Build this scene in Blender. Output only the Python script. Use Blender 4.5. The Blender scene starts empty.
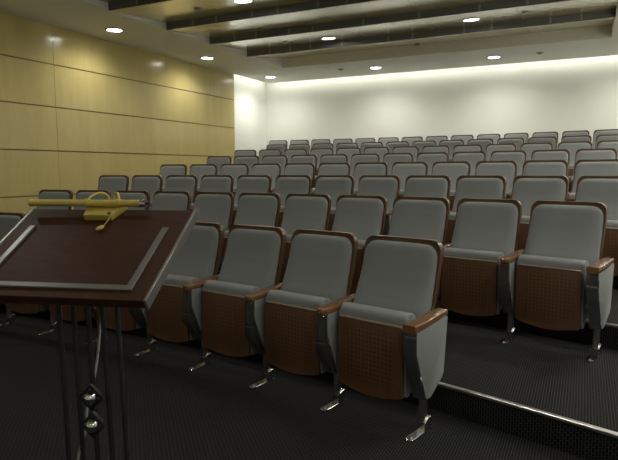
import bpy, bmesh, math, random
from mathutils import Vector, Matrix
PI = math.pi
scene = bpy.context.scene
COL = scene.collection

# ------------------------------------------------------------------ layout numbers (metres)
CX, CY, R0 = -4.152, -9.667, 13.146          # centre and radius of the curved rows
ROW_R = [13.154, 14.48, 15.721, 17.069, 18.382, 19.746, 21.064, 22.28]
DZ = 0.159                                   # rise of each tier
PITCH = 0.56
PHASE = [3.288, 4.120, 4.393, 4.340, 4.315, 4.585, 4.579, 4.543]   # arc position of the right-hand seat
COUNT = [9, 11, 12, 12, 12, 13, 13, 14]
XL, XLW, XR = -7.30, -7.45, 1.75             # wood wall, white return wall, right wall
YF, YWOOD, YB = -3.0, 11.12, 12.82           # front wall, end of the wood wall, back wall
ZS, ZW, ZT = 3.50, 3.71, 3.95                # soffit, wood ceiling, slab
TX0, TX1, TY0, TY1 = -5.93, 0.30, 0.3, 10.90 # ceiling tray


# ------------------------------------------------------------------ materials
def mat(name):
    m = bpy.data.materials.new(name)
    m.use_nodes = True
    nt = m.node_tree
    return m, nt, nt.nodes['Principled BSDF']


def N(nt, kind, **kw):
    n = nt.nodes.new(kind)
    for k, v in kw.items():
        if isinstance(v, (int, float, tuple)) and k in n.inputs:
            n.inputs[k].default_value = v
        else:
            setattr(n, k, v)
    return n


def simple(name, col, rough=0.5, metal=0.0, bump=0.0, bscale=200.0, var=0.0):
    m, nt, b = mat(name)
    b.inputs['Base Color'].default_value = (*col, 1)
    b.inputs['Roughness'].default_value = rough
    b.inputs['Metallic'].default_value = metal
    if bump or var:
        tc = N(nt, 'ShaderNodeTexCoord')
        no = N(nt, 'ShaderNodeTexNoise', Scale=bscale, Detail=3.0)
        nt.links.new(tc.outputs['Object'], no.inputs['Vector'])
        if bump:
            bp = N(nt, 'ShaderNodeBump', Strength=bump, Distance=0.002)
            nt.links.new(no.outputs['Fac'], bp.inputs['Height'])
            nt.links.new(bp.outputs['Normal'], b.inputs['Normal'])
        if var:
            mx = N(nt, 'ShaderNodeMix', data_type='RGBA')
            mx.inputs['A'].default_value = (*[c * (1 - var) for c in col], 1)
            mx.inputs['B'].default_value = (*[min(1, c * (1 + var)) for c in col], 1)
            nt.links.new(no.outputs['Fac'], mx.inputs['Factor'])
            nt.links.new(mx.outputs['Result'], b.inputs['Base Color'])
    return m


def wood(name, c1, c2, scale=(1, 1, 1), rough=0.35, noise=4.0, coat=0.0, fine=0.35):
    m, nt, b = mat(name)
    tc = N(nt, 'ShaderNodeTexCoord')
    mp = N(nt, 'ShaderNodeMapping')
    mp.inputs['Scale'].default_value = scale
    n1 = N(nt, 'ShaderNodeTexNoise', Scale=noise, Detail=6.0, Roughness=0.6, Distortion=0.4)
    n2 = N(nt, 'ShaderNodeTexNoise', Scale=noise * 9, Detail=3.0)
    ad = N(nt, 'ShaderNodeMix', data_type='FLOAT')
    ad.inputs['Factor'].default_value = fine
    rp = N(nt, 'ShaderNodeValToRGB')
    rp.color_ramp.elements[0].position = 0.3
    rp.color_ramp.elements[1].position = 0.7
    rp.color_ramp.elements[0].color = (*c1, 1)
    rp.color_ramp.elements[1].color = (*c2, 1)
    L = nt.links.new
    L(tc.outputs['Object'], mp.inputs['Vector'])
    L(mp.outputs['Vector'], n1.inputs['Vector'])
    L(mp.outputs['Vector'], n2.inputs['Vector'])
    L(n1.outputs['Fac'], ad.inputs['A'])
    L(n2.outputs['Fac'], ad.inputs['B'])
    L(ad.outputs['Result'], rp.inputs['Fac'])
    L(rp.outputs['Color'], b.inputs['Base Color'])
    b.inputs['Roughness'].default_value = rough
    b.inputs['Coat Weight'].default_value = coat
    b.inputs['Coat Roughness'].default_value = 0.15
    return m


def perforated(name, c1, c2):
    """cherry veneer with a square grid of small drilled holes"""
    m = wood(name, c1, c2, (14, 14, 2), 0.42, 3.0)
    nt = m.node_tree
    b = nt.nodes['Principled BSDF']
    ramp = [n for n in nt.nodes if n.type == 'VALTORGB'][0]
    tc = [n for n in nt.nodes if n.type == 'TEX_COORD'][0]
    sp = N(nt, 'ShaderNodeSeparateXYZ')
    L = nt.links.new
    L(tc.outputs['Object'], sp.inputs[0])

    def M(op, a, bb=None):
        n = N(nt, 'ShaderNodeMath', operation=op)
        for i, v in enumerate((a, bb)):
            if v is None:
                continue
            if isinstance(v, (int, float)):
                n.inputs[i].default_value = v
            else:
                L(v, n.inputs[i])
        return n.outputs[0]
    pit = 0.0245
    fx = M('SUBTRACT', M('FRACT', M('ADD', M('DIVIDE', sp.outputs['X'], pit), 20.0)), 0.5)
    fz = M('SUBTRACT', M('FRACT', M('ADD', M('DIVIDE', sp.outputs['Z'], pit), 20.0)), 0.5)
    d = M('SQRT', M('ADD', M('MULTIPLY', fx, fx), M('MULTIPLY', fz, fz)))
    hole = M('LESS_THAN', d, 0.18)
    inx = M('LESS_THAN', M('ABSOLUTE', sp.outputs['X']), 0.159)
    inz = M('LESS_THAN', M('ABSOLUTE', M('SUBTRACT', sp.outputs['Z'], 0.355)), 0.147)
    hole = M('MULTIPLY', hole, M('MULTIPLY', inx, inz))
    mx = N(nt, 'ShaderNodeMix', data_type='RGBA')
    L(hole, mx.inputs['Factor'])
    L(ramp.outputs['Color'], mx.inputs['A'])
    mx.inputs['B'].default_value = (0.012, 0.005, 0.003, 1)
    L(mx.outputs['Result'], b.inputs['Base Color'])
    return m


def carpet(name):
    m, nt, b = mat(name)
    L = nt.links.new
    tc = N(nt, 'ShaderNodeTexCoord')
    mp = N(nt, 'ShaderNodeMapping')
    mp.inputs['Rotation'].default_value = (0, 0, PI / 2)
    br = N(nt, 'ShaderNodeTexBrick', offset=0.5)
    br.inputs['Scale'].default_value = 1.0
    br.inputs['Brick Width'].default_value = 0.028
    br.inputs['Row Height'].default_value = 0.0135
    br.inputs['Mortar Size'].default_value = 0.0024
    br.inputs['Mortar Smooth'].default_value = 0.4
    br.inputs['Color1'].default_value = (0.007, 0.007, 0.008, 1)
    br.inputs['Color2'].default_value = (0.012, 0.012, 0.013, 1)
    br.inputs['Mortar'].default_value = (0.058, 0.057, 0.056, 1)
    no = N(nt, 'ShaderNodeTexNoise', Scale=300.0, Detail=2.0)
    mx = N(nt, 'ShaderNodeMix', data_type='RGBA', blend_type='MULTIPLY')
    mx.inputs['Factor'].default_value = 0.6
    sp = N(nt, 'ShaderNodeSeparateXYZ')
    ad = N(nt, 'ShaderNodeMath', operation='ADD')
    cb = N(nt, 'ShaderNodeCombineXYZ')
    L(tc.outputs['Object'], sp.inputs[0])
    L(sp.outputs['Y'], ad.inputs[0])
    L(sp.outputs['Z'], ad.inputs[1])
    L(sp.outputs['X'], cb.inputs['X'])
    L(ad.outputs[0], cb.inputs['Y'])
    L(cb.outputs[0], mp.inputs['Vector'])
    L(mp.outputs['Vector'], br.inputs['Vector'])
    L(tc.outputs['Object'], no.inputs['Vector'])
    L(br.outputs['Color'], mx.inputs['A'])
    L(no.outputs['Fac'], mx.inputs['B'])
    L(mx.outputs['Result'], b.inputs['Base Color'])
    bp = N(nt, 'ShaderNodeBump', Strength=0.5, Distance=0.003)
    L(no.outputs['Fac'], bp.inputs['Height'])
    L(bp.outputs['Normal'], b.inputs['Normal'])
    b.inputs['Roughness'].default_value = 0.95
    b.inputs['Specular IOR Level'].default_value = 0.15
    return m


def glow(name, col, strength):
    m = bpy.data.materials.new(name)
    m.use_nodes = True
    nt = m.node_tree
    nt.nodes.clear()
    e = nt.nodes.new('ShaderNodeEmission')
    e.inputs['Color'].default_value = (*col, 1)
    e.inputs['Strength'].default_value = strength
    o = nt.nodes.new('ShaderNodeOutputMaterial')
    nt.links.new(e.outputs[0], o.inputs[0])
    return m


M_FABRIC = simple('grey_fabric', (0.198, 0.212, 0.214), 0.95, 0, 0.35, 420, 0.10)
M_FABRIC.node_tree.nodes['Principled BSDF'].inputs['Sheen Weight'].default_value = 0.15
M_CHERRY = wood('cherry_wood', (0.066, 0.034, 0.015), (0.110, 0.057, 0.024), (10, 10, 2), 0.33, 3.0)
M_ARM = wood('armrest_wood', (0.14, 0.066, 0.028), (0.215, 0.104, 0.043), (14, 3, 14), 0.25, 3.0, 0.3)
M_PERF = perforated('perforated_veneer', (0.095, 0.044, 0.020), (0.137, 0.066, 0.030))
M_CHROME = simple('chrome', (0.72, 0.73, 0.75), 0.10, 1.0)
M_STEEL = simple('brushed_steel', (0.55, 0.56, 0.56), 0.32, 0.75)
M_DARKSTEEL = simple('dark_steel', (0.34, 0.34, 0.33), 0.35, 1.0)
M_TRIM = simple('pale_trim_strip', (0.30, 0.23, 0.16), 0.35, 0.4)
M_MAPLE = wood('maple_wall_panel', (0.54, 0.445, 0.18), (0.65, 0.545, 0.235), (2.2, 2.2, 0.22), 0.18, 2.2, 0.0, 0.30)
M_GROOVE = simple('panel_groove', (0.20, 0.13, 0.045), 0.6)
M_MAPLEC = wood('maple_ceiling_panel', (0.66, 0.54, 0.24), (0.76, 0.63, 0.29), (0.5, 2.2, 1), 0.24, 2.4, 1.0)
M_SEAM = simple('ceiling_seam', (0.15, 0.11, 0.05), 0.7)
M_PLASTER = simple('ceiling_plaster', (0.84, 0.83, 0.76), 0.9)
M_WHITE = simple('white_wall_paint', (0.85, 0.875, 0.82), 0.85)
M_CARPET = carpet('ribbed_charcoal_carpet')
M_ALU = simple('aluminium_nosing', (0.78, 0.77, 0.74), 0.30, 1.0)
M_BEAM = simple('dark_grille_metal', (0.20, 0.205, 0.205), 0.5, 0.2)
M_BRACKET = simple('grille_bracket', (0.42, 0.42, 0.40), 0.5, 0.2)
M_RING = simple('downlight_ring', (0.33, 0.33, 0.40), 0.35, 0.6)
M_LAMP = glow('downlight_diffuser', (1.0, 0.97, 0.90), 30.0)
M_COVE = glow('cove_tube', (1.0, 0.99, 0.88), 11.0)
M_BOARD = wood('dark_mahogany', (0.030, 0.0125, 0.007), (0.060, 0.025, 0.013), (1.5, 14, 14), 0.45, 4.0, 0.0)
M_BOARD.node_tree.nodes['Principled BSDF'].inputs['Specular IOR Level'].default_value = 0.15
M_BAND = simple('satin_steel_band', (0.24, 0.24, 0.225), 0.3, 0.6)
M_BLACK = simple('black_enamel', (0.006, 0.006, 0.007), 0.5)
M_BRASS = simple('brass', (0.60, 0.47, 0.11), 0.42, 0.35)
M_CABLE = simple('pale_cable', (0.46, 0.46, 0.45), 0.5)
M_DISC = simple('fitting_grey', (0.30, 0.28, 0.24), 0.5)


# ------------------------------------------------------------------ mesh helpers
def obj(name, bm, m, parent=None, smooth=False, loc=None):
    me = bpy.data.meshes.new(name)
    bmesh.ops.recalc_face_normals(bm, faces=bm.faces[:])
    bm.to_mesh(me)
    bm.free()
    for mm in (m if isinstance(m, (list, tuple)) else [m]):
        me.materials.append(mm)
    if smooth:
        for p in me.polygons:
            p.use_smooth = True
        if smooth == 'auto':
            me.set_sharp_from_angle(angle=math.radians(40))
    o = bpy.data.objects.new(name, me)
    COL.objects.link(o)
    if parent:
        o.parent = parent
    if loc:
        o.location = loc
    return o


def tag(o, label=None, cat=None, group=None, kind=None):
    if label:
        o['label'] = label
    if cat:
        o['category'] = cat
    if group:
        o['group'] = group
    if kind:
        o['kind'] = kind
    return o


def thing(name, label, cat, loc=(0, 0, 0), rz=0.0, group=None):
    o = bpy.data.objects.new(name, None)
    COL.objects.link(o)
    o.empty_display_size = 0.1
    o.location = loc
    o.rotation_euler = (0, 0, rz)
    return tag(o, label, cat, group)


def box(bm, x0, x1, y0, y1, z0, z1, mi=0, bevel=0.0, seg=2):
    vs = [bm.verts.new((x, y, z)) for x in (x0, x1) for y in (y0, y1) for z in (z0, z1)]
    fs = []
    for q in ((0, 1, 3, 2), (4, 6, 7, 5), (0, 4, 5, 1), (2, 3, 7, 6), (0, 2, 6, 4), (1, 5, 7, 3)):
        f = bm.faces.new([vs[i] for i in q])
        f.material_index = mi
        fs.append(f)
    if bevel:
        es = list({e for f in fs for e in f.edges})
        bmesh.ops.bevel(bm, geom=es, offset=bevel, segments=seg, profile=0.5, affect='EDGES')
    return vs


def prism(bm, pts, axis, a, b, bevel=0.0, seg=2):
    """polygon pts (u,v) extruded along axis from a to b; x: (y,z)  y: (x,z)  z: (x,y)"""
    def P(u, v, w):
        return {'x': (w, u, v), 'y': (u, w, v), 'z': (u, v, w)}[axis]
    A = [bm.verts.new(P(u, v, a)) for u, v in pts]
    B = [bm.verts.new(P(u, v, b)) for u, v in pts]
    fs = [bm.faces.new(A), bm.faces.new(B)]
    n = len(pts)
    for i in range(n):
        fs.append(bm.faces.new((A[i], A[(i + 1) % n], B[(i + 1) % n], B[i])))
    if bevel:
        es = list({e for f in fs[:2] for e in f.edges})
        bmesh.ops.bevel(bm, geom=es, offset=bevel, segments=seg, profile=0.5, affect='EDGES')


def rounded(pts, radii, n=5):
    """polygon with rounded corners"""
    out = []
    k = len(pts)
    for i in range(k):
        p = Vector(pts[i])
        a = Vector(pts[i - 1]) - p
        b = Vector(pts[(i + 1) % k]) - p
        r = radii[i] if isinstance(radii, (list, tuple)) else radii
        if r <= 0:
            out.append(tuple(p))
            continue
        a1 = p + a.normalized() * min(r, a.length * 0.48)
        b1 = p + b.normalized() * min(r, b.length * 0.48)
        for j in range(n + 1):
            t = j / n
            out.append(tuple(a1 * (1 - t) ** 2 + p * 2 * t * (1 - t) + b1 * t * t))
    return out


def tube(bm, path, rad, seg=10, cap=True):
    path = [Vector(p) for p in path]
    rads = rad if isinstance(rad, (list, tuple)) else [rad] * len(path)
    rings = []
    ref = None
    for i, p in enumerate(path):
        d = (path[min(i + 1, len(path) - 1)] - path[max(i - 1, 0)]).normalized()
        if ref is None:
            ref = Vector((0, 0, 1)) if abs(d.z) < 0.9 else Vector((1, 0, 0))
        u = d.cross(ref).normalized()
        v = u.cross(d).normalized()
        ref = v
        rings.append([bm.verts.new(p + rads[i] * (math.cos(2 * PI * k / seg) * u + math.sin(2 * PI * k / seg) * v)) for k in range(seg)])
    for a, b in zip(rings, rings[1:]):
        for k in range(seg):
            bm.faces.new((a[k], a[(k + 1) % seg], b[(k + 1) % seg], b[k]))
    if cap:
        bm.faces.new(rings[0])
        bm.faces.new(rings[-1])


def lathe(bm, prof, seg=24, origin=(0, 0, 0)):
    """revolve (r, z) round z"""
    ox, oy, oz = origin
    rings = []
    for r, z in prof:
        if r < 1e-6:
            rings.append([bm.verts.new((ox, oy, oz + z))])
        else:
            rings.append([bm.verts.new((ox + r * math.cos(2 * PI * k / seg), oy + r * math.sin(2 * PI * k / seg), oz + z)) for k in range(seg)])
    for a, b in zip(rings, rings[1:]):
        for k in range(seg):
            k2 = (k + 1) % seg
            if len(a) == 1 and len(b) == 1:
                continue
            if len(a) == 1:
                bm.faces.new((a[0], b[k], b[k2]))
            elif len(b) == 1:
                bm.faces.new((a[k], a[k2], b[0]))
            else:
                bm.faces.new((a[k], a[k2], b[k2], b[k]))


def sphere(bm, c, r, u=16, v=10):
    bmesh.ops.create_uvsphere(bm, u_segments=u, v_segments=v, radius=r, matrix=Matrix.Translation(c))


def smooth_catmull(pts, n=8):
    pts = [Vector(p) for p in pts]
    P = [pts[0] * 2 - pts[1]] + pts + [pts[-1] * 2 - pts[-2]]
    out = []
    for i in range(1, len(P) - 2):
        for j in range(n):
            t = j / n
            a, b, c, d = P[i - 1:i + 3]
            out.append(0.5 * ((2 * b) + (c - a) * t + (2 * a - 5 * b + 4 * c - d) * t * t + (3 * b - a - 3 * c + d) * t ** 3))
    out.append(P[-2])
    return out


def lerp_table(tab, z):
    if z <= tab[0][0]:
        return tab[0][1]
    for (z0, y0), (z1, y1) in zip(tab, tab[1:]):
        if z <= z1:
            t = (z - z0) / (z1 - z0)
            t2 = t * t * (3 - 2 * t) * 0.35 + t * 0.65
            return y0 + (y1 - y0) * t2
    return tab[-1][1]


def pad(bm, zlist, half, front, back, nu=14):
    """closed slab: rows at zlist, half width half(z), front(u,z) and back(u,z) give y"""
    us = [math.sin(-PI / 2 + PI * i / nu) for i in range(nu + 1)]
    F = [[bm.verts.new((u * half(z), front(u, z), z)) for u in us] for z in zlist]
    B = [[bm.verts.new((u * half(z), back(u, z), z)) for u in us] for z in zlist]
    nz = len(zlist)
    for i in range(nz - 1):
        for j in range(nu):
            bm.faces.new((F[i][j], F[i][j + 1], F[i + 1][j + 1], F[i + 1][j]))
            bm.faces.new((B[i][j], B[i + 1][j], B[i + 1][j + 1], B[i][j + 1]))
        for j in (0, nu):
            bm.faces.new((F[i][j], F[i + 1][j], B[i + 1][j], B[i][j]))
    for i in (0, nz - 1):
        for j in range(nu):
            bm.faces.new((F[i][j], B[i][j], B[i][j + 1], F[i][j + 1]))


# ------------------------------------------------------------------ the setting
def arc_y(r, x):
    return CY + math.sqrt(r * r - (x - CX) ** 2)


NOSE = [ROW_R[0] - 0.008] + [ROW_R[i] - 0.045 for i in range(1, 7)]     # the seven risers


def build_tier(name, r_front, r_back, z0, z1):
    bm = bmesh.new()
    n = 72
    xs = [XLW - 0.1 + (XR + 0.1 - XLW + 0.1) * i / n for i in range(n + 1)]

    def yf(x):
        return YF - 0.1 if r_front is None else arc_y(r_front, x)

    def yb(x):
        return YB + 0.1 if r_back is None else arc_y(r_back, x) + 0.03
    rows = [[bm.verts.new((x, yf(x), z0)), bm.verts.new((x, yf(x), z1)), bm.verts.new((x, yb(x), z1)), bm.verts.new((x, yb(x), z0))] for x in xs]
    for a, b in zip(rows, rows[1:]):
        for k in range(4):
            bm.faces.new((a[k], b[k], b[(k + 1) % 4], a[(k + 1) % 4]))
    bm.faces.new(rows[0])
    bm.faces.new(rows[-1])
    o = obj(name, bm, M_CARPET)
    return tag(o, kind='structure')


tag(build_tier('floor', None, NOSE[0], -0.12, 0.0), 'dark ribbed charcoal carpet floor before the front row', 'floor')
ORD = ['first', 'second', 'third', 'fourth', 'fifth', 'sixth', 'seventh', 'eighth', 'ninth', 'tenth', 'eleventh', 'twelfth', 'thirteenth', 'fourteenth']
for i in range(7):
    o = build_tier('floor_tier_%d' % (i + 1), NOSE[i], NOSE[i + 1] if i < 6 else None, -0.1, DZ * (i + 1))
    tag(o, 'charcoal carpeted tier carrying the %s row of seats' % ORD[i + 1], 'floor tier')
    bm = bmesh.new()                                   # aluminium stair nosing along the riser's edge
    n = 72
    rows = []
    z = DZ * (i + 1)
    for k in range(n + 1):
        x = XLW + 0.02 + (XR - XLW - 0.04) * k / n
        th = math.asin((x - CX) / NOSE[i])
        s, c = math.sin(th), math.cos(th)

        def P(dr, zz):
            return bm.verts.new((CX + (NOSE[i] + dr) * s, CY + (NOSE[i] + dr) * c, zz))
        rows.append([P(-0.008, z - 0.013), P(-0.010, z + 0.001), P(-0.006, z + 0.005), P(0.013, z + 0.005), P(0.017, z - 0.001), P(0.0, z - 0.013)])
    for a, b in zip(rows, rows[1:]):
        for k in range(6):
            bm.faces.new((a[k], b[k], b[(k + 1) % 6], a[(k + 1) % 6]))
    bm.faces.new(rows[0])
    bm.faces.new(rows[-1])
    tag(obj('trim_%d' % (i + 1), bm, M_ALU), 'thin aluminium nosing on the edge of the %s step' % ORD[i], 'step edge', kind='structure')

# left wall: maple veneer panels with shadow grooves
bm = bmesh.new()
box(bm, XL - 0.16, XL - 0.012, YF, YWOOD, 0.0, 3.62, 1)
zs = [0.0, 0.300, 0.965, 1.635, 2.295, 2.930, 3.62]
ys = [YF, -3.0 + 2.2, 2.70, 6.20, YWOOD]
g = 0.009
for a, b in zip(zs, zs[1:]):
    for c, d in zip(ys[1:], ys[2:]):
        box(bm, XL - 0.03, XL, c + 0.003, d - 0.003, a + g if a > 0 else 0, b - g if b < 3.6 else b, 0)
    box(bm, XL - 0.03, XL, ys[0], ys[1] - 0.003, a + g if a > 0 else 0, b - g if b < 3.6 else b, 0)
tag(obj('wall_left', bm, [M_MAPLE, M_GROOVE]), 'glossy pale maple panelled wall with thin dark horizontal grooves', 'wall', kind='structure')
bm = bmesh.new()
box(bm, XLW - 0.15, XLW, YWOOD - 0.02, YB + 0.15, 0.0, ZT)
tag(obj('wall_left_rear', bm, M_WHITE), 'short white wall between the maple panelling and back wall', 'wall', kind='structure')
bm = bmesh.new()
box(bm, XLW - 0.15, XR + 0.15, YB, YB + 0.15, 0.0, ZT)
tag(obj('wall_back', bm, M_WHITE), 'plain white back wall washed by cove light', 'wall', kind='structure')
bm = bmesh.new()
box(bm, XR, XR + 0.15, YF - 0.15, YB + 0.15, 0.0, ZT)
tag(obj('wall_right', bm, M_WHITE), kind='structure')
bm = bmesh.new()
box(bm, XL - 0.15, XR + 0.15, YF - 0.15, YF, 0.0, ZT)
tag(obj('wall_front', bm, M_WHITE), kind='structure')

# ceiling: plaster soffit round a sunken timber tray, slot for the cove lamps along the white walls
SLOT = 0.20
bm = bmesh.new()
box(bm, XL - 0.02, TX0, YF, YWOOD, ZS, ZT - 0.05)
box(bm, XLW + SLOT, TX0, YWOOD, YB - SLOT, ZS, ZS + 0.06)
box(bm, TX0, XR, TY1, YB - SLOT, ZS, ZS + 0.06)
box(bm, TX0, XR, TY1, TY1 + 0.1, ZS + 0.06, ZT - 0.05)
box(bm, TX0 - 0.1, TX0, YWOOD, TY1, ZS + 0.06, ZT - 0.05)
box(bm, TX1, XR, YF, TY1, ZS, ZT - 0.05)
box(bm, TX0, TX1, YF, TY0, ZS, ZT - 0.05)
box(bm, XLW - 0.15, XR + 0.15, YF - 0.15, YB + 0.15, ZT - 0.05, ZT + 0.1)
tag(obj('ceiling', bm, M_PLASTER), 'grey white plaster soffit framing the timber ceiling tray', 'ceiling', kind='structure')
BEAM_Y = [1.20, 2.40, 3.60, 4.79, 5.98, 7.17, 8.30, 9.50]


def ceil_z(y):
    """the boards rise from the foot of each beam to the head of the next one"""
    e = [TY0] + BEAM_Y + [TY1]
    for k in range(len(e) - 1):
        if y <= e[k + 1] or k == len(e) - 2:
            t = (y - e[k] - 0.02) / (e[k + 1] - e[k] - 0.02)
            return 3.502 + (0.198 if k == len(e) - 2 else 0.103) * min(1, max(0, t))


bm = bmesh.new()
ex = [TX0 + (TX1 - TX0) * i / 5 for i in range(6)]
e = [TY0 - 0.02] + BEAM_Y + [TY1]
for c, d in zip(e, e[1:]):
    c += 0.02
    zc, zd = ceil_z(c + 1e-4), ceil_z(d - 1e-4)
    for a, b in zip(ex, ex[1:]):
        prism(bm, [(c, zc), (d, zd), (d, zd + 0.02), (c, zc + 0.02)], 'x', a + 0.004, b - 0.004)
    n0 = len(bm.faces)
    prism(bm, [(c, zc + 0.012), (d, zd + 0.012), (d, zd + 0.05), (c, zc + 0.05)], 'x', TX0, TX1)
    bm.faces.ensure_lookup_table()
    for f in bm.faces[n0:]:
        f.material_index = 1
tag(obj('ceiling_panel', bm, [M_MAPLEC, M_SEAM]), 'pale maple ceiling boards inside the sunken tray', 'ceiling', kind='structure')

# dark slotted beams across the tray
BEAMS = [(5.98, 'dark slotted metal beam across the timber ceiling, farthest from the back wall'),
         (7.17, 'dark slotted metal ceiling beam, third from the white back wall'),
         (8.30, 'dark slotted metal ceiling beam, second from the white back wall'),
         (9.50, 'dark slotted metal ceiling beam nearest to the white back wall')]
for y, lab in BEAMS:
    t = thing('ceiling_beam', lab, 'ceiling beam', (0, y, ZS), 0, 'slotted ceiling beams')
    bm = bmesh.new()
    box(bm, TX0 + 0.005, TX1 - 0.005, 0.0, 0.02, 0.0, 0.112)
    for zz in (0.022, 0.045, 0.068):                        # slot blades on the front face
        box(bm, TX0 + 0.005, TX1 - 0.005, -0.010, 0.0, zz, zz + 0.012)
    box(bm, TX0 + 0.005, TX1 - 0.005, -0.012, 0.018, -0.004, 0.008)
    box(bm, TX0 + 0.005, TX1 - 0.005, -0.012, 0.0, 0.090, 0.102)
    obj('beam_body', bm, M_BEAM, t)
    random.seed(int(y * 100))
    x = TX0 + 0.5
    while x < TX1 - 0.2:
        bm = bmesh.new()
        box(bm, x, x + 0.03, -0.016, -0.010, 0.008, 0.092)
        obj('bracket', bm, M_BRACKET, t)
        x += random.choice((0.42, 0.85, 0.62))

# small round fittings in the ceiling
for x, y, z, lab in [(-4.905, 6.58, 0, 'small round disc on the timber ceiling nearest to the maple wall'),
                     (-4.83, 9.0, 0, 'small round disc on the timber ceiling by the last slotted beam, near the maple wall'),
                     (-2.95, 10.74, 0, 'small round disc at the rear edge of the timber ceiling tray'),
                     (-0.86, 8.77, 0, 'small round disc on the timber ceiling near its open right side'),
                     (-4.85, 11.58, ZS, 'small round sensor in the rear plaster soffit nearer the maple wall'),
                     (-0.86, 11.68, ZS, 'small round sensor in the rear plaster soffit farther from the maple wall')]:
    z = z or ceil_z(y) + 0.004
    bm = bmesh.new()
    lathe(bm, [(0, -0.03), (0.03, -0.03), (0.036, -0.015), (0.06, -0.010), (0.065, 0.001), (0, 0.001)], 20)
    tag(obj('ceiling_sensor', bm, M_DISC, None, 'auto', (x, y, z)), lab, 'ceiling fitting', 'round ceiling fittings')

# ------------------------------------------------------------------ lamps
LIGHT_COL = (1.0, 0.97, 0.86)


def downlight(x, y, z, watts, label, group):
    t = thing('ceiling_downlight', label, 'downlight', (x, y, z or ceil_z(y)), 0, group)
    if not z:
        t.rotation_euler = (math.atan(0.088), 0, 0)          # follows the slope of the boards
    bm = bmesh.new()
    lathe(bm, [(0.110, 0.0), (0.113, -0.014), (0.138, -0.012), (0.142, 0.0)], 32)
    obj('trim_ring', bm, M_RING, t, 'auto')
    bm = bmesh.new()
    lathe(bm, [(0, -0.009), (0.08, -0.009), (0.1125, -0.004)], 32)
    obj('diffuser', bm, M_LAMP, t, True)
    ld = bpy.data.lights.new('lamp', 'SPOT')
    ld.energy = watts
    ld.color = LIGHT_COL
    ld.spot_size = math.radians(162)
    ld.spot_blend = 0.8
    ld.shadow_soft_size = 0.10
    lo = bpy.data.objects.new('lamp', ld)
    COL.objects.link(lo)
    lo.parent = t
    lo.location = (0, 0, -0.03)


W = 76.0
G1 = 'round ceiling downlights'
for x, y, k, lab in [(-6.64, 6.80, 0.95, 'round downlight in the soffit along the maple wall, nearest the camera'),
                     (-6.68, 9.25, 0.95, 'round downlight in the soffit along the maple wall, middle of the run'),
                     (-6.72, 11.78, 1.4, 'round downlight in the soffit corner by the white walls'),
                     (-4.12, 11.76, 1.7, 'round downlight in the rear soffit, second from the corner'),
                     (-1.69, 11.73, 1.7, 'round downlight in the rear soffit, third from the corner'),
                     (0.85, 11.73, 1.7, 'round downlight in the rear soffit, farthest from the maple wall')]:
    downlight(x, y, ZS, W * k, lab, G1)
for x, y, k, lab in [(-4.14, 6.56, 1.0, 'round downlight in the timber ceiling at the top edge of the photo'),
                     (-4.03, 9.08, 1.0, 'round downlight in the timber ceiling over the rear rows, nearer the maple wall'),
                     (-1.62, 8.89, 1.0, 'round downlight in the timber ceiling over the rear rows, farther from the maple wall'),
                     (-1.62, 6.56, 1.0, 'round downlight in the timber ceiling above the middle rows')]:
    downlight(x, y, None, W * k, lab, G1)
for x, y, k in [(-4.25, 4.35, 0.35), (-1.67, 4.35, 0.35), (-4.25, 1.9, 0.35), (-1.67, 1.9, 0.35)]:  # out-of-view fill lamps, added to light the seat fronts
    downlight(x, y, None, W * k, 'added round fill downlight in the timber ceiling over the lectern end of the hall', G1)

for x in (-5.6, -3.0, -0.4):  # unseen lamps added behind the camera so the front wall gives fill
    downlight(x, -1.9, ZS, W * 0.4, 'added unseen fill downlight in the soffit along the front wall', G1)
downlight(-6.62, 4.30, ZS, W * 0.7, 'added round fill downlight in the soffit beside the lectern end of the maple wall', G1)  # added out of view to brighten the near maple panels

for y, k in ((-1.0, 0.9), (0.7, 0.9), (2.4, 1.1), (4.1, 1.8), (5.8, 2.5), (7.5, 2.5), (9.2, 2.5)):  # added washers, out of view: the right wall bounces fill into the hall
    downlight(1.36, y, ZS, W * k, 'added unseen wall-washing fill downlight in the soffit along the plain right-hand wall', G1)

# cove tubes lying on top of the soffit edge, behind the slot
for name, path, lab in [('cove_lamp', [(XLW + 0.30, YB - 0.17, ZS + 0.035), (XR - 0.1, YB - 0.17, ZS + 0.035)], 'long glowing cove tube above the back wall'),
                        ('cove_lamp', [(XLW + 0.17, YWOOD + 0.08, ZS + 0.035), (XLW + 0.17, YB - 0.24, ZS + 0.035)], 'short glowing cove tube above the white side wall')]:
    bm = bmesh.new()
    tube(bm, path, 0.02, 10)
    tag(obj(name, bm, M_COVE, None, True), lab, 'cove lamp', 'cove lamps')


# ------------------------------------------------------------------ the seats
ZTOP = 0.951
SHELL = [(0.33, -0.165), (0.45, -0.150), (0.55, -0.128), (0.65, -0.096), (0.75, -0.062), (0.85, -0.036), (0.95, -0.020)]
FRONT = [(0.50, -0.226), (0.58, -0.204), (0.65, -0.164), (0.72, -0.128), (0.80, -0.098), (0.88, -0.074), (0.95, -0.060)]


def cosine_list(a, b, n):
    return [a + (b - a) * (0.5 - 0.5 * math.cos(PI * i / n)) for i in range(n + 1)]


def half_fn(w, z0, z1, rt, rb, flare=0.0):
    def f(z):
        h = w / 2 + flare * (z1 - z) / (z1 - z0)
        if z > z1 - rt:
            t = min(1, (z - (z1 - rt)) / rt)
            h -= rt * (1 - math.sqrt(max(0, 1 - t * t)))
        if rb and z < z0 + rb:
            t = min(1, ((z0 + rb) - z) / rb)
            h -= rb * (1 - math.sqrt(max(0, 1 - t * t)))
        return h
    return f


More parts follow.
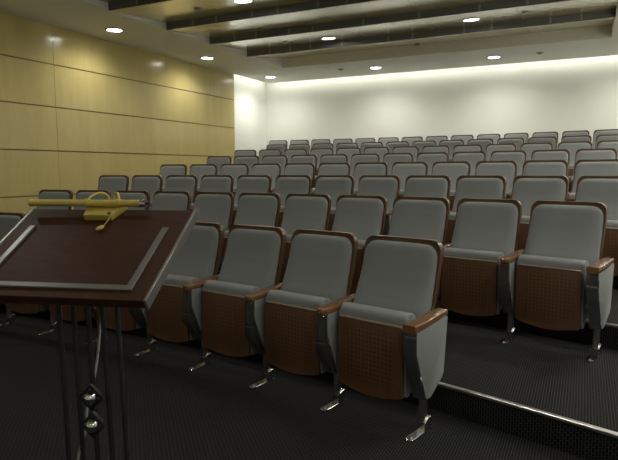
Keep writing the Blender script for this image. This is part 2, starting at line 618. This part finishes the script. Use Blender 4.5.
def mesh_shell():
    bm = bmesh.new()
    zl = cosine_list(0.33, ZTOP, 22)
    curl = lambda u: -0.012 * u * u
    pad(bm, zl, half_fn(0.486, 0.33, ZTOP, 0.058, 0.02), lambda u, z: lerp_table(SHELL, z) + curl(u), lambda u, z: lerp_table(SHELL, z) + 0.036 + curl(u), 14)
    return bm


def mesh_back_cushion():
    bm = bmesh.new()
    z0, z1 = 0.48, ZTOP - 0.024
    zl = cosine_list(z0, z1, 24)

    def front(u, z):
        e = max(0.0, 1 - abs(u) ** 7) ** 0.55
        t = (z - z0) / (z1 - z0)
        e2 = max(0.0, 1 - abs(2 * t - 1) ** 14) ** 0.5
        base = lerp_table(SHELL, z) - 0.012 * u * u
        f = lerp_table(FRONT, z) - 0.004 * u * u
        return base + (f - base) * (0.18 + 0.82 * e * e2)
    pad(bm, zl, half_fn(0.456, z0, z1, 0.072, 0.03, 0.013), front, lambda u, z: lerp_table(SHELL, z) - 0.012 * u * u + 0.002, 20)
    return bm


def mesh_seat_cushion():
    bm = bmesh.new()
    pts = rounded([(-0.332, 0.17), (-0.332, 0.592), (-0.225, 0.602), (-0.215, 0.30), (-0.26, 0.17)], [0.012, 0.035, 0.05, 0.05, 0.03], 6)
    prism(bm, pts, 'x', -0.213, 0.213, 0.018, 3)
    return bm


def mesh_seat_panel():
    bm = bmesh.new()
    pts = [(-0.203, 0.535), (-0.206, 0.168)]
    for i in range(1, 12):
        t = i / 12
        pts.append((-0.206 + 0.412 * t, 0.168 - 0.030 * math.sin(PI * t)))
    pts += [(0.206, 0.168), (0.203, 0.535)]
    rad = [0.012, 0.035] + [0] * 11 + [0.035, 0.012]
    pts = rounded(pts, rad, 5)
    prism(bm, pts, 'y', -0.352, -0.328, 0.004, 2)
    return bm


def mesh_seat_trim():
    bm = bmesh.new()
    box(bm, -0.198, 0.198, -0.356, -0.330, 0.536, 0.543, 0, 0.002, 1)
    return bm


ST = 0.285                                   # the arm stand's distance from the seat's middle


def mesh_arm(s, end):
    bm = bmesh.new()
    w = 0.036
    top = smooth_catmull([(0, -0.085, 0.602), (0, -0.2, 0.598), (0, -0.32, 0.588), (0, -0.432, 0.586)], 5)
    n = 10
    rings = []
    for i, p in enumerate(top):
        t = i / (len(top) - 1)
        hw = w * (0.82 + 0.18 * min(1, t * 3))
        th = 0.031 + 0.008 * t
        if not end and t > 0.9:
            hw *= 1 - 0.25 * ((t - 0.9) / 0.1) ** 2
        ring = []
        r = 0.007 if end else 0.011
        for (cx, cz, a0) in ((hw - r, -r, 0), (-hw + r, -r, 90), (-hw + r, -th + r, 180), (hw - r, -th + r, 270)):
            for k in range(4):
                a = math.radians(a0 + 30 * k)
                ring.append(bm.verts.new((s * ST + cx + r * math.cos(a), p.y, p.z + cz + r * math.sin(a))))
        rings.append(ring)
    if not end:                               # rounded nose
        last = rings[-1]
        c = sum((v.co for v in last), Vector()) / len(last)
        for k, (sc, dy) in enumerate(((0.88, -0.009), (0.55, -0.016))):
            rings.append([bm.verts.new((c.x + (v.co.x - c.x) * sc, v.co.y + dy, c.z + (v.co.z - c.z) * sc)) for v in last])
    m = len(rings[0])
    for a, b in zip(rings, rings[1:]):
        for k in range(m):
            bm.faces.new((a[k], a[(k + 1) % m], b[(k + 1) % m], b[k]))
    bm.faces.new(rings[0])
    bm.faces.new(rings[-1])
    return bm


def mesh_side_panel(s, end):
    bm = bmesh.new()
    pts = rounded([(-0.418, 0.556), (-0.418, 0.440), (-0.312, 0.188), (-0.262, 0.184), (-0.128, 0.268), (-0.094, 0.572)], [0.004, 0.01, 0.01, 0.012, 0.010, 0.006], 4)
    w = 0.034 if end else 0.033
    prism(bm, pts, 'x', s * ST - w, s * ST + w, 0.006, 2)
    return bm


def mesh_front_plate(s, end):
    bm = bmesh.new()
    x = s * ST
    if end:
        w = 0.035
        pts = [(-0.424, 0.554), (-0.426, 0.438), (-0.320, 0.184), (-0.310, 0.187), (-0.414, 0.440), (-0.414, 0.554)]
        prism(bm, pts, 'x', x - w, x + w, 0.002, 1)
    else:
        w = 0.026
        box(bm, x - w, x + w, -0.428, -0.412, 0.40, 0.548, 0, 0.002, 1)
        box(bm, x - w - 0.003, x - w, -0.434, -0.412, 0.392, 0.548)
        box(bm, x + w, x + w + 0.003, -0.434, -0.412, 0.392, 0.548)
        box(bm, x - w - 0.003, x + w + 0.003, -0.434, -0.412, 0.385, 0.393)
    return bm


def mesh_latch(s):
    bm = bmesh.new()
    box(bm, s * ST - 0.017, s * ST + 0.017, -0.434, -0.424, 0.532, 0.542, 0, 0.002, 1)
    return bm


def mesh_tablet_box(s):
    bm = bmesh.new()
    x = s * ST
    pts = [(-0.444, 0.392), (-0.444, 0.335), (-0.340, 0.196), (-0.318, 0.200), (-0.405, 0.392)]
    prism(bm, pts, 'x', x - 0.032, x + 0.032, 0.003, 2)
    return bm


def mesh_post(s):
    bm = bmesh.new()
    box(bm, s * ST - 0.015, s * ST + 0.015, -0.296, -0.256, 0.008, 0.24, 0, 0.003, 1)
    return bm


def mesh_foot(s):
    bm = bmesh.new()
    x = s * ST
    pts = []
    for k in range(9):
        a = PI + PI * k / 8
        pts.append((x + 0.024 * math.cos(a), -0.405 + 0.024 * math.sin(a)))
    pts += [(x + 0.020, -0.225), (x - 0.020, -0.225)]
    prism(bm, pts, 'z', 0.0, 0.011, 0.002, 1)
    prism(bm, [(-0.300, 0.009), (-0.300, 0.055), (-0.262, 0.075), (-0.235, 0.075), (-0.235, 0.009)], 'x', x - 0.024, x + 0.024, 0.003, 1)
    lathe(bm, [(0.0, 0.018), (0.008, 0.018), (0.0085, 0.010)], 10, (x, -0.395, 0))
    return bm


def mesh_pivot(s):
    bm = bmesh.new()
    x0 = s * 0.214
    x1 = s * 0.249
    path = [(x0, -0.262, 0.30), (x1, -0.262, 0.30)]
    tube(bm, path, 0.022, 14)
    return bm


MESH = {}


def cached(key, builder, m, smooth):
    if key not in MESH:
        o = obj(key[0], builder(), m, None, smooth)
        MESH[key] = o.data
        bpy.data.objects.remove(o)
    return MESH[key]


def part(key, builder, m, parent, smooth='auto', label=None):
    o = bpy.data.objects.new(key[0], cached(key, builder, m, smooth))
    COL.objects.link(o)
    o.parent = parent
    if label:
        o['label'] = label
    return o


def add_stand(t, s, end):
    e = 'end' if end else 'mid'
    part(('armrest', s, e), lambda: mesh_arm(s, end), M_ARM, t, 'auto', 'brown wooden armrest')
    part(('side_panel', s, e), lambda: mesh_side_panel(s, end), M_FABRIC, t)
    fp = part(('front_plate', s, e), lambda: mesh_front_plate(s, end), M_CHROME if end else M_DARKSTEEL, t, 'auto', 'shiny metal strip on the front of the arm')
    if not end:
        part(('latch', s, e), lambda: mesh_latch(s), M_CHROME, fp)
        part(('tablet_box', s, e), lambda: mesh_tablet_box(s), M_DARKSTEEL, t)
    part(('post', s), lambda: mesh_post(s), M_DARKSTEEL, t)
    part(('foot', s), lambda: mesh_foot(s), M_CHROME, t, 'auto', 'chrome foot plate')


def make_seat(label, group, loc, rz, end=False, first=False):
    t = thing('auditorium_seat', label, 'seat', loc, rz, group)
    part(('back_shell',), mesh_shell, M_CHERRY, t, 'auto', 'brown wooden back shell')
    part(('back_cushion',), mesh_back_cushion, M_FABRIC, t, True)
    part(('seat_cushion',), mesh_seat_cushion, M_FABRIC, t, 'auto')
    sp = part(('seat_panel',), mesh_seat_panel, M_PERF, t, 'auto', 'perforated brown wooden underside of the folded seat')
    part(('trim_strip',), mesh_seat_trim, M_TRIM, sp)
    part(('pivot', 1), lambda: mesh_pivot(1), M_STEEL, t)
    part(('pivot', -1), lambda: mesh_pivot(-1), M_STEEL, t)
    add_stand(t, 1, end)
    if first:
        add_stand(t, -1, False)
    return t


ROWNAME = ['front row', 'second row', 'third row', 'fourth row', 'fifth row', 'sixth row', 'seventh row', 'last row']
for i in range(8):
    for n in range(COUNT[i]):
        s = PHASE[i] - PITCH * n
        th = s / ROW_R[i]
        loc = (CX + ROW_R[i] * math.sin(th), CY + ROW_R[i] * math.cos(th), DZ * i)
        if i < 2:
            if n == 0:
                lab = 'grey tip-up seat at the open aisle end of the %s' % ROWNAME[i]
            else:
                lab = 'grey tip-up seat, %s from the open aisle end of the %s' % (ORD[n], ROWNAME[i])
        else:
            k = COUNT[i] - 1 - n
            if k == 0:
                lab = 'grey tip-up seat ending the %s on the maple wall side' % ROWNAME[i]
            else:
                lab = 'grey tip-up seat, %s from the maple wall end of the %s' % (ORD[k], ROWNAME[i])
        make_seat(lab, 'grey tip-up seats in the ' + ROWNAME[i], loc, -th, end=(i < 2 and n == 0), first=(n == COUNT[i] - 1))

# ------------------------------------------------------------------ the lectern
BC = Vector((-1.476, 1.329, 1.075))
yaw, tilt, BW, BD = 0.283, 0.513, 0.62, 0.47
EX = Vector((math.cos(yaw), math.sin(yaw), 0))
EY = Vector((-math.sin(yaw) * math.cos(tilt), math.cos(yaw) * math.cos(tilt), math.sin(tilt)))
EN = EX.cross(EY)
BASE = Vector((-1.355, 1.255, 0.0))
BM = Matrix.Translation(BC - BASE) @ Matrix((EX, EY, EN)).transposed().to_4x4()     # board frame, relative to the lectern's base
lec = thing('lectern', 'dark mahogany lectern with slanted top on slim black metal rods', 'lectern', BASE)


def bobj(name, bm, m, parent, smooth='auto', frame=BM):
    bm.transform(frame)
    return obj(name, bm, m, parent, smooth)


bm = bmesh.new()
box(bm, -BW / 2, BW / 2, -BD / 2, BD / 2, -0.031, 0, 0, 0.002, 1)
board = bobj('reading_board', bm, M_BOARD, lec)
for s in (-1, 1):
    bm = bmesh.new()
    x = s * BW / 2
    box(bm, min(x, x + s * 0.010), max(x, x + s * 0.010), -BD / 2 - 0.002, BD / 2 + 0.002, -0.034, 0.003, 0, 0.002, 1)
    tag(bobj('edge_band', bm, M_BAND, board), 'steel band along the board edge')
bx, bf, bt, sw = 0.258, -0.198, 0.120, 0.021
for pts in ([(-bx, bf), (bx, bf), (bx - sw, bf + sw), (-bx + sw, bf + sw)],
            [(bx, bf), (bx, bt), (bx - sw, bt), (bx - sw, bf + sw)],
            [(-bx, bf), (-bx + sw, bf + sw), (-bx + sw, bt), (-bx, bt)]):
    bm = bmesh.new()
    prism(bm, pts, 'z', 0.0, 0.008, 0.0015, 1)
    tag(bobj('metal_strip', bm, M_BAND, board), 'thin raised steel strip on the reading surface')
# bracket under the board carrying the rods
TOPC = Vector((-1.452, 1.318, 0.0)) - BASE
LEAN = lambda z: Vector((0.0, 0.0, 0.0)).lerp(TOPC, z / 0.92)
bm = bmesh.new()
prism(bm, [(-0.12, -0.05), (0.12, -0.05), (0.12, 0.05), (-0.12, 0.05)], 'z', -0.060, -0.031, 0.003, 1)
bobj('mounting_plate', bm, M_BLACK, lec)
H = Vector((EX.x, EX.y, 0))
for k in range(5):
    bm = bmesh.new()
    off = H * ((k - 2) * 0.052)
    tube(bm, [off + LEAN(0.015) + Vector((0, 0, 0.015)), off + LEAN(1.01) + Vector((0, 0, 1.005))], 0.0084, 12)
    obj('rod', bm, M_BLACK, lec, 'auto')
FN = Vector((math.sin(yaw), -math.cos(yaw), 0))            # towards the speaker
for zc in (0.597, 0.508):
    c = LEAN(zc) + Vector((0, 0, zc)) + FN * 0.012
    bm = bmesh.new()
    out, inn = 0.045, 0.033
    vo = []
    for r in (out, inn):
        for d in (-0.007, 0.007):
            vo.append([bm.verts.new(c + H * (r * math.cos(a)) + Vector((0, 0, r * math.sin(a))) + FN * d) for a in (0, PI / 2, PI, 3 * PI / 2)])
    for a, b in ((0, 1), (1, 3), (3, 2), (2, 0)):
        for k in range(4):
            bm.faces.new((vo[a][k], vo[a][(k + 1) % 4], vo[b][(k + 1) % 4], vo[b][k]))
    dia = obj('diamond_frame', bm, M_BLACK, lec)
    bm = bmesh.new()
    sphere(bm, c + FN * 0.006, 0.0235, 20, 14)
    obj('ball', bm, M_CHROME, dia, True)
bm = bmesh.new()
pts = [(0.26 * math.cos(2 * PI * k / 40), 0.19 * math.sin(2 * PI * k / 40)) for k in range(40)]
prism(bm, pts, 'z', 0.0, 0.018, 0.004, 2)
bm.transform(Matrix.Rotation(yaw, 4, 'Z'))
obj('base_plate', bm, M_BLACK, lec, 'auto')

# brass reading lamp clamped on the board's top edge
LP = BC + EY * (BD / 2 - 0.03) + EX * (-0.015)
lamp = thing('reading_lamp', 'brass tube reading lamp clamped to the top edge of the lectern', 'lamp', LP)
LF = Matrix((EX, EY, EN)).transposed().to_4x4()
bm = bmesh.new()
prism(bm, [(-0.056, -0.042), (0.048, -0.042), (0.075, 0.034), (-0.068, 0.034)], 'z', 0.0005, 0.026, 0.003, 2)
bobj('base_box', bm, M_BRASS, lamp, 'auto', LF)
bm = bmesh.new()
tube(bm, [(0.040, -0.034, 0.0255), (0.040, -0.034, 0.029)], 0.006, 10)
bobj('screw', bm, M_BLACK, lamp, 'auto', LF)
HX = Vector((EX.x, EX.y, 0))
HY = Vector((-EX.y, EX.x, 0))
HF = Matrix((HX, HY, Vector((0, 0, 1)))).transposed().to_4x4()
tz, ty = 0.040, -0.010
tx0, tx1 = -0.275, 0.165
bm = bmesh.new()
tube(bm, [(tx0, ty, tz), (tx1 - 0.022, ty, tz)], 0.0125, 20)
bobj('lamp_tube', bm, M_BRASS, lamp, 'auto', HF)
for x0, x1, rr, m in ((tx0 - 0.012, tx0, 0.0135, M_BRASS), (tx1 - 0.022, tx1, 0.0135, M_CHROME)):
    bm = bmesh.new()
    tube(bm, [(x0, ty, tz), (x1, ty, tz)], rr, 20)
    bobj('end_cap', bm, m, lamp, 'auto', HF)
bm = bmesh.new()
tube(bm, [(tx1, ty, tz), (tx1 + 0.012, ty, tz)], 0.005, 10)
bobj('switch', bm, M_BLACK, lamp, 'auto', HF)
for s in (-1, 1):
    bm = bmesh.new()
    tube(bm, smooth_catmull([(s * 0.008, 0.040, 0.0), (s * 0.009, 0.052, 0.045), (s * 0.020, 0.045, 0.070), (s * 0.038, 0.025, 0.074), (s * 0.054, 0.002, 0.062), (s * 0.060, ty + 0.004, tz + 0.010)], 8), 0.0042, 10)
    bobj('arm', bm, M_BRASS, lamp, True, HF)
    bm = bmesh.new()
    tube(bm, [(s * 0.060 - 0.008, ty, tz), (s * 0.060 + 0.008, ty, tz)], 0.0155, 18)
    bobj('collar', bm, M_BRASS, lamp, 'auto', HF)
bm = bmesh.new()
tube(bm, [(0.044, -0.030, 0.018), (0.041, -0.058, 0.012), (0.036, -0.088, 0.008)], 0.0018, 8)
chain = bobj('pull_chain', bm, M_BRASS, lamp, True, LF)
bm = bmesh.new()
bmesh.ops.create_uvsphere(bm, u_segments=14, v_segments=10, radius=1.0, matrix=Matrix.Translation((0.030, -0.098, 0.009)) @ Matrix.Rotation(0.9, 4, 'Z') @ Matrix.Diagonal((0.016, 0.0085, 0.0075, 1)))
bobj('knob', bm, M_BRASS, chain, True, LF)
# lamp flex hanging down behind the rods
bm = bmesh.new()


def at(fx, fy, fz):
    return Vector((-1.452, 1.318, 0)) + HX * fx + HY * fy + Vector((0, 0, fz))


tube(bm, smooth_catmull([at(0.020, 0.085, 1.07), at(0.022, 0.060, 0.92), at(0.017, 0.04, 0.80), at(0.006, 0.035, 0.70), at(-0.012, 0.03, 0.61), at(-0.036, 0.03, 0.53), at(-0.048, 0.03, 0.44), at(-0.080, 0.03, 0.34), at(-0.11, 0.05, 0.18), at(-0.12, 0.10, 0.03), at(-0.14, 0.2, 0.006), at(-0.20, 0.42, 0.006)], 6), 0.0042, 8)
tag(obj('power_cable', bm, M_CABLE, None, True), 'pale thin cable hanging behind the black lectern rods', 'cable')

# ------------------------------------------------------------------ world, camera, view
w = bpy.data.worlds.new('world')
scene.world = w
w.use_nodes = True
w.node_tree.nodes['Background'].inputs['Color'].default_value = (0.02, 0.02, 0.02, 1)

F, PITCHA, ROLL, HC, YAWA = 565.06, 0.10588, -0.00424, 1.330, 0.45281
fw = Vector((-math.sin(YAWA) * math.cos(PITCHA), math.cos(YAWA) * math.cos(PITCHA), -math.sin(PITCHA)))
rt = Vector((math.cos(YAWA), math.sin(YAWA), 0))
up = rt.cross(fw)
r2 = rt * math.cos(ROLL) + up * math.sin(ROLL)
u2 = -rt * math.sin(ROLL) + up * math.cos(ROLL)
cd = bpy.data.cameras.new('camera')
cam = bpy.data.objects.new('camera', cd)
COL.objects.link(cam)
cam.matrix_world = Matrix.Translation((0, 0, HC)) @ Matrix((r2, u2, -fw)).transposed().to_4x4()
cd.sensor_fit = 'HORIZONTAL'
cd.sensor_width = 36.0
cd.lens = F / 618 * 36.0
cd.clip_start = 0.02
scene.camera = cam
vs = scene.view_settings
vs.view_transform = 'Standard'
vs.look = 'None'
vs.gamma = 1.0
vs.use_curve_mapping = False
vs.exposure = -0.28
